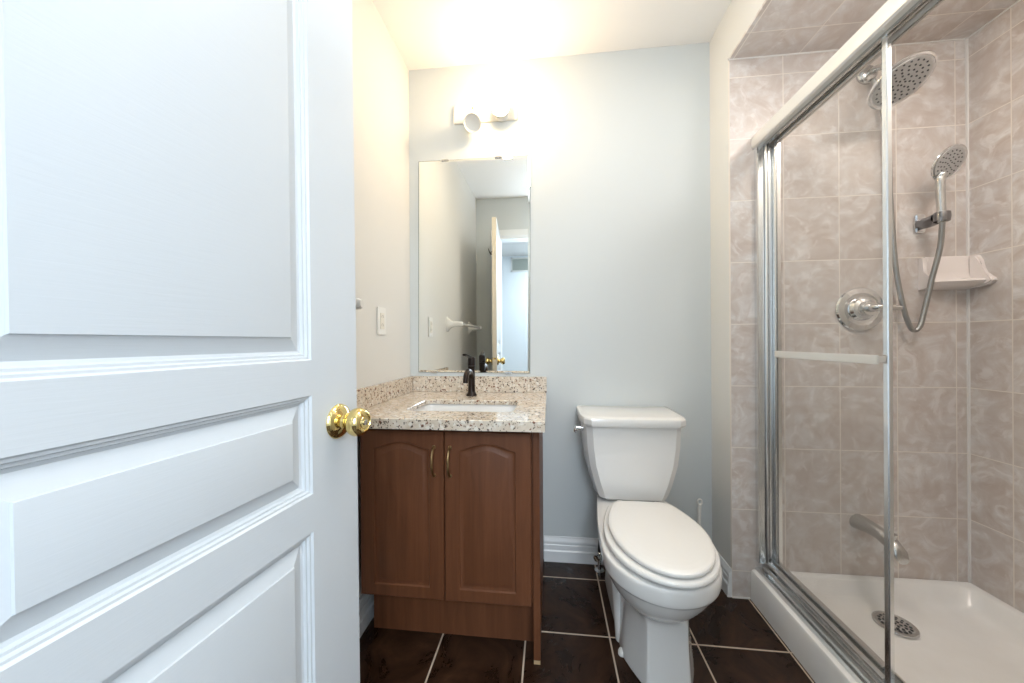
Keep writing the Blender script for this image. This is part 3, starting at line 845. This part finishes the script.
hh = thing('hand_shower', 'chrome hand shower resting in a wall holder above the corner shelf', 'hand shower', (1.438, 1.43, 1.60))
C1 = Vector((1.438, 1.42, 1.698)); n1 = Vector((.19, -.85, -.48)).normalized(); RS = .061
bm = bmesh.new()
lathe(bm, [(0, -.020), (.02, -.019), (.042, -.013), (.054, -.006), (RS, .001), (RS - .001, .004), (RS - .005, .005), (RS - .007, .0035), (0, .0035)], C1, n1, 44)
part('spray_head', bm, CHROME, hh, 40)
bm = bmesh.new(); lathe(bm, [(0, .0037), (RS - .009, .0037), (RS - .010, .0048), (0, .0048)], C1, n1, 40)
part('face_plate', bm, mat('hand_face', (.55, .55, .55), .35, .6), hh, 40)
nozzles(C1, n1, ((.008, 4), (.019, 8), (.030, 13), (.041, 17)), .0026, hh, .002, .0047)
bm = bmesh.new(); hs = spline([C1 - n1 * .006 + Vector((-.010, .004, -.038)), (1.422, 1.430, 1.64), (1.425, 1.433, 1.60), (1.428, 1.434, 1.555), (1.431, 1.434, 1.490)], 6)
tube(bm, hs, [.016 if i < 3 else .0135 - .002 * i / len(hs) for i in range(len(hs))], 16)
part('handle', bm, CHROMED, hh, 60)
hl = thing('hand_shower_holder', 'chrome swivel holder on the tiled wall gripping the hand shower', 'shower holder', (1.436, YS, 1.518))
bm = bmesh.new(); box(bm, 1.415, 1.450, YS - .012, YS - .0005, 1.474, 1.545, bev=.004)
part('wall_mount', bm, CHROME, hl, 30)
bm = bmesh.new(); tube(bm, spline([(1.432, YS - .010, 1.506), (1.432, YS - .04, 1.504), (1.433, YS - .064, 1.508)], 5), .0205, 16)
lathe(bm, [(.0135, -.012), (.021, -.016), (.0225, 0), (.021, .016), (.0137, .012), (.0135, -.012)], (1.4305, 1.434, 1.508), (.05, -.0, 1), 28)
part('cradle', bm, mat('dark_chrome', (.25, .25, .26), .2, 1), hl, 40)
hz = bmesh.new()
pts = [(1.262, 1.500, 2.075), (1.285, 1.496, 1.98), (1.305, 1.49, 1.80), (1.309, 1.49, 1.637), (1.316, 1.49, 1.502), (1.329, 1.49, 1.328), (1.352, 1.488, 1.181), (1.372, 1.486, 1.110), (1.386, 1.484, 1.094), (1.400, 1.48, 1.108), (1.414, 1.48, 1.160), (1.430, 1.468, 1.286), (1.440, 1.45, 1.40), (1.432, 1.434, 1.489)]
tube(hz, spline(pts, 8), .0080, 14)
tag(finish('shower_hose', hz, mat('steel_hose', (.42, .42, .41), .3, 1), None, 60), 'flexible metal hose hanging in a loop below the hand shower', 'hose')

va = thing('shower_valve', 'round chrome shower valve with lever on the tiled wall behind the glass', 'shower valve', (1.222, YS, 1.180))
bm = bmesh.new(); lathe(bm, [(0, 0), (.086, 0), (.087, .003), (.083, .009), (.064, .013), (.058, .011), (.045, .010), (0, .010)], (1.222, YS - .0005, 1.180), (0, -1, 0), 56)
part('escutcheon', bm, CHROME, va, 30)
bm = bmesh.new(); lathe(bm, [(.046, .0095), (.046, .014), (.040, .024), (.032, .028), (.028, .030), (.026, .05), (.0, .052)], (1.222, YS, 1.180), (0, -1, 0), 40)
part('hub', bm, CHROME, va, 30)
bm = bmesh.new(); lv = spline([(1.222, YS - .045, 1.180), (1.222, YS - .070, 1.181), (1.240, YS - .082, 1.180), (1.290, YS - .090, 1.176)], 6)
tube(bm, lv, [.017 - .009 * i / len(lv) for i in range(len(lv))], 16)
part('lever', bm, CHROMED, va, 60)

spt = thing('tub_spout', 'grey metal spout sticking out low on the shower wall above the drain', 'spout', (1.21, YS, .33))
bm = bmesh.new(); rg = []
for (y, z, w, hh_) in ((YS - .0005, .338, .030, .030), (YS - .012, .340, .029, .029), (YS - .05, .343, .026, .025), (YS - .095, .341, .024, .022), (YS - .140, .329, .024, .024), (YS - .172, .309, .022, .023), (YS - .180, .296, .019, .016)):
    rg.append([(1.212 + w * math.cos(a), y, z + hh_ * math.sin(a)) for a in [2 * PI * k / 24 for k in range(24)]])
loft(bm, rg); part('spout_body', bm, CHROMED, spt, 50)
bm = bmesh.new(); lathe(bm, [(0, 0), (.005, 0), (.005, .014), (.009, .015), (.009, .021), (0, .022)], (1.212, YS - .145, .347), (0, -.15, 1), 16)
part('diverter_knob', bm, CHROMED, spt, 40)

# corner soap shelf: raised back plate, curved dish, end reaching the side wall
bm = bmesh.new()
xs0, xs1 = 1.432, XS - .0005
N_ = 12; rows = []
for i in range(N_ + 1):
    t_ = i / N_; x = xs0 + (xs1 - xs0) * t_
    dpt = .030 + .032 * (t_ ** 1.3)              # the dish deepens towards the corner
    topz = 1.378 - (.010 if i in (0,) else 0)
    rows.append([(x, YS - .0005, topz), (x, YS - .012, topz), (x, YS - .016, topz - .006), (x, YS - .018, 1.318), (x, YS - .026, 1.292), (x, YS - dpt, 1.280), (x, YS - dpt - .012, 1.283), (x, YS - dpt - .016, 1.276), (x, YS - dpt - .006, 1.266), (x, YS - .030, 1.256), (x, YS - .0005, 1.250)])
loft(bm, rows)
sh_ = thing('corner_shelf', 'pinkish white ceramic soap shelf in the tiled corner under the hand shower', 'soap shelf', (1.52, YS, 1.25))
part('dish', bm, CERAM2, sh_, 40)
# upturned flank against the side wall
fl = [(YS - .018, 1.376), (YS - .040, 1.374), (YS - .050, 1.355), (YS - .056, 1.325), (YS - .064, 1.305), (YS - .078, 1.290), (YS - .088, 1.281), (YS - .090, 1.273), (YS - .078, 1.262), (YS - .05, 1.254), (YS - .018, 1.252)]
bm = prism(bmesh.new(), fl, 'x', XS - .018, XS - .0008)
bmesh.ops.bevel(bm, geom=[e for e in bm.edges if abs(e.verts[0].co.x - e.verts[1].co.x) < .001 and e.verts[0].co.x < XS - .01], offset=.004, segments=3, affect='EDGES')
part('end_flank', bm, CERAM2, sh_, 40)
bm = prism(bmesh.new(), [(YS - .0006, 1.376), (YS - .016, 1.374), (YS - .02, 1.32), (YS - .045, 1.292), (YS - .05, 1.275), (YS - .0006, 1.25)], 'x', xs0 - .001, xs0 + .012)
part('end_flank', bm, CERAM2, sh_, 40)
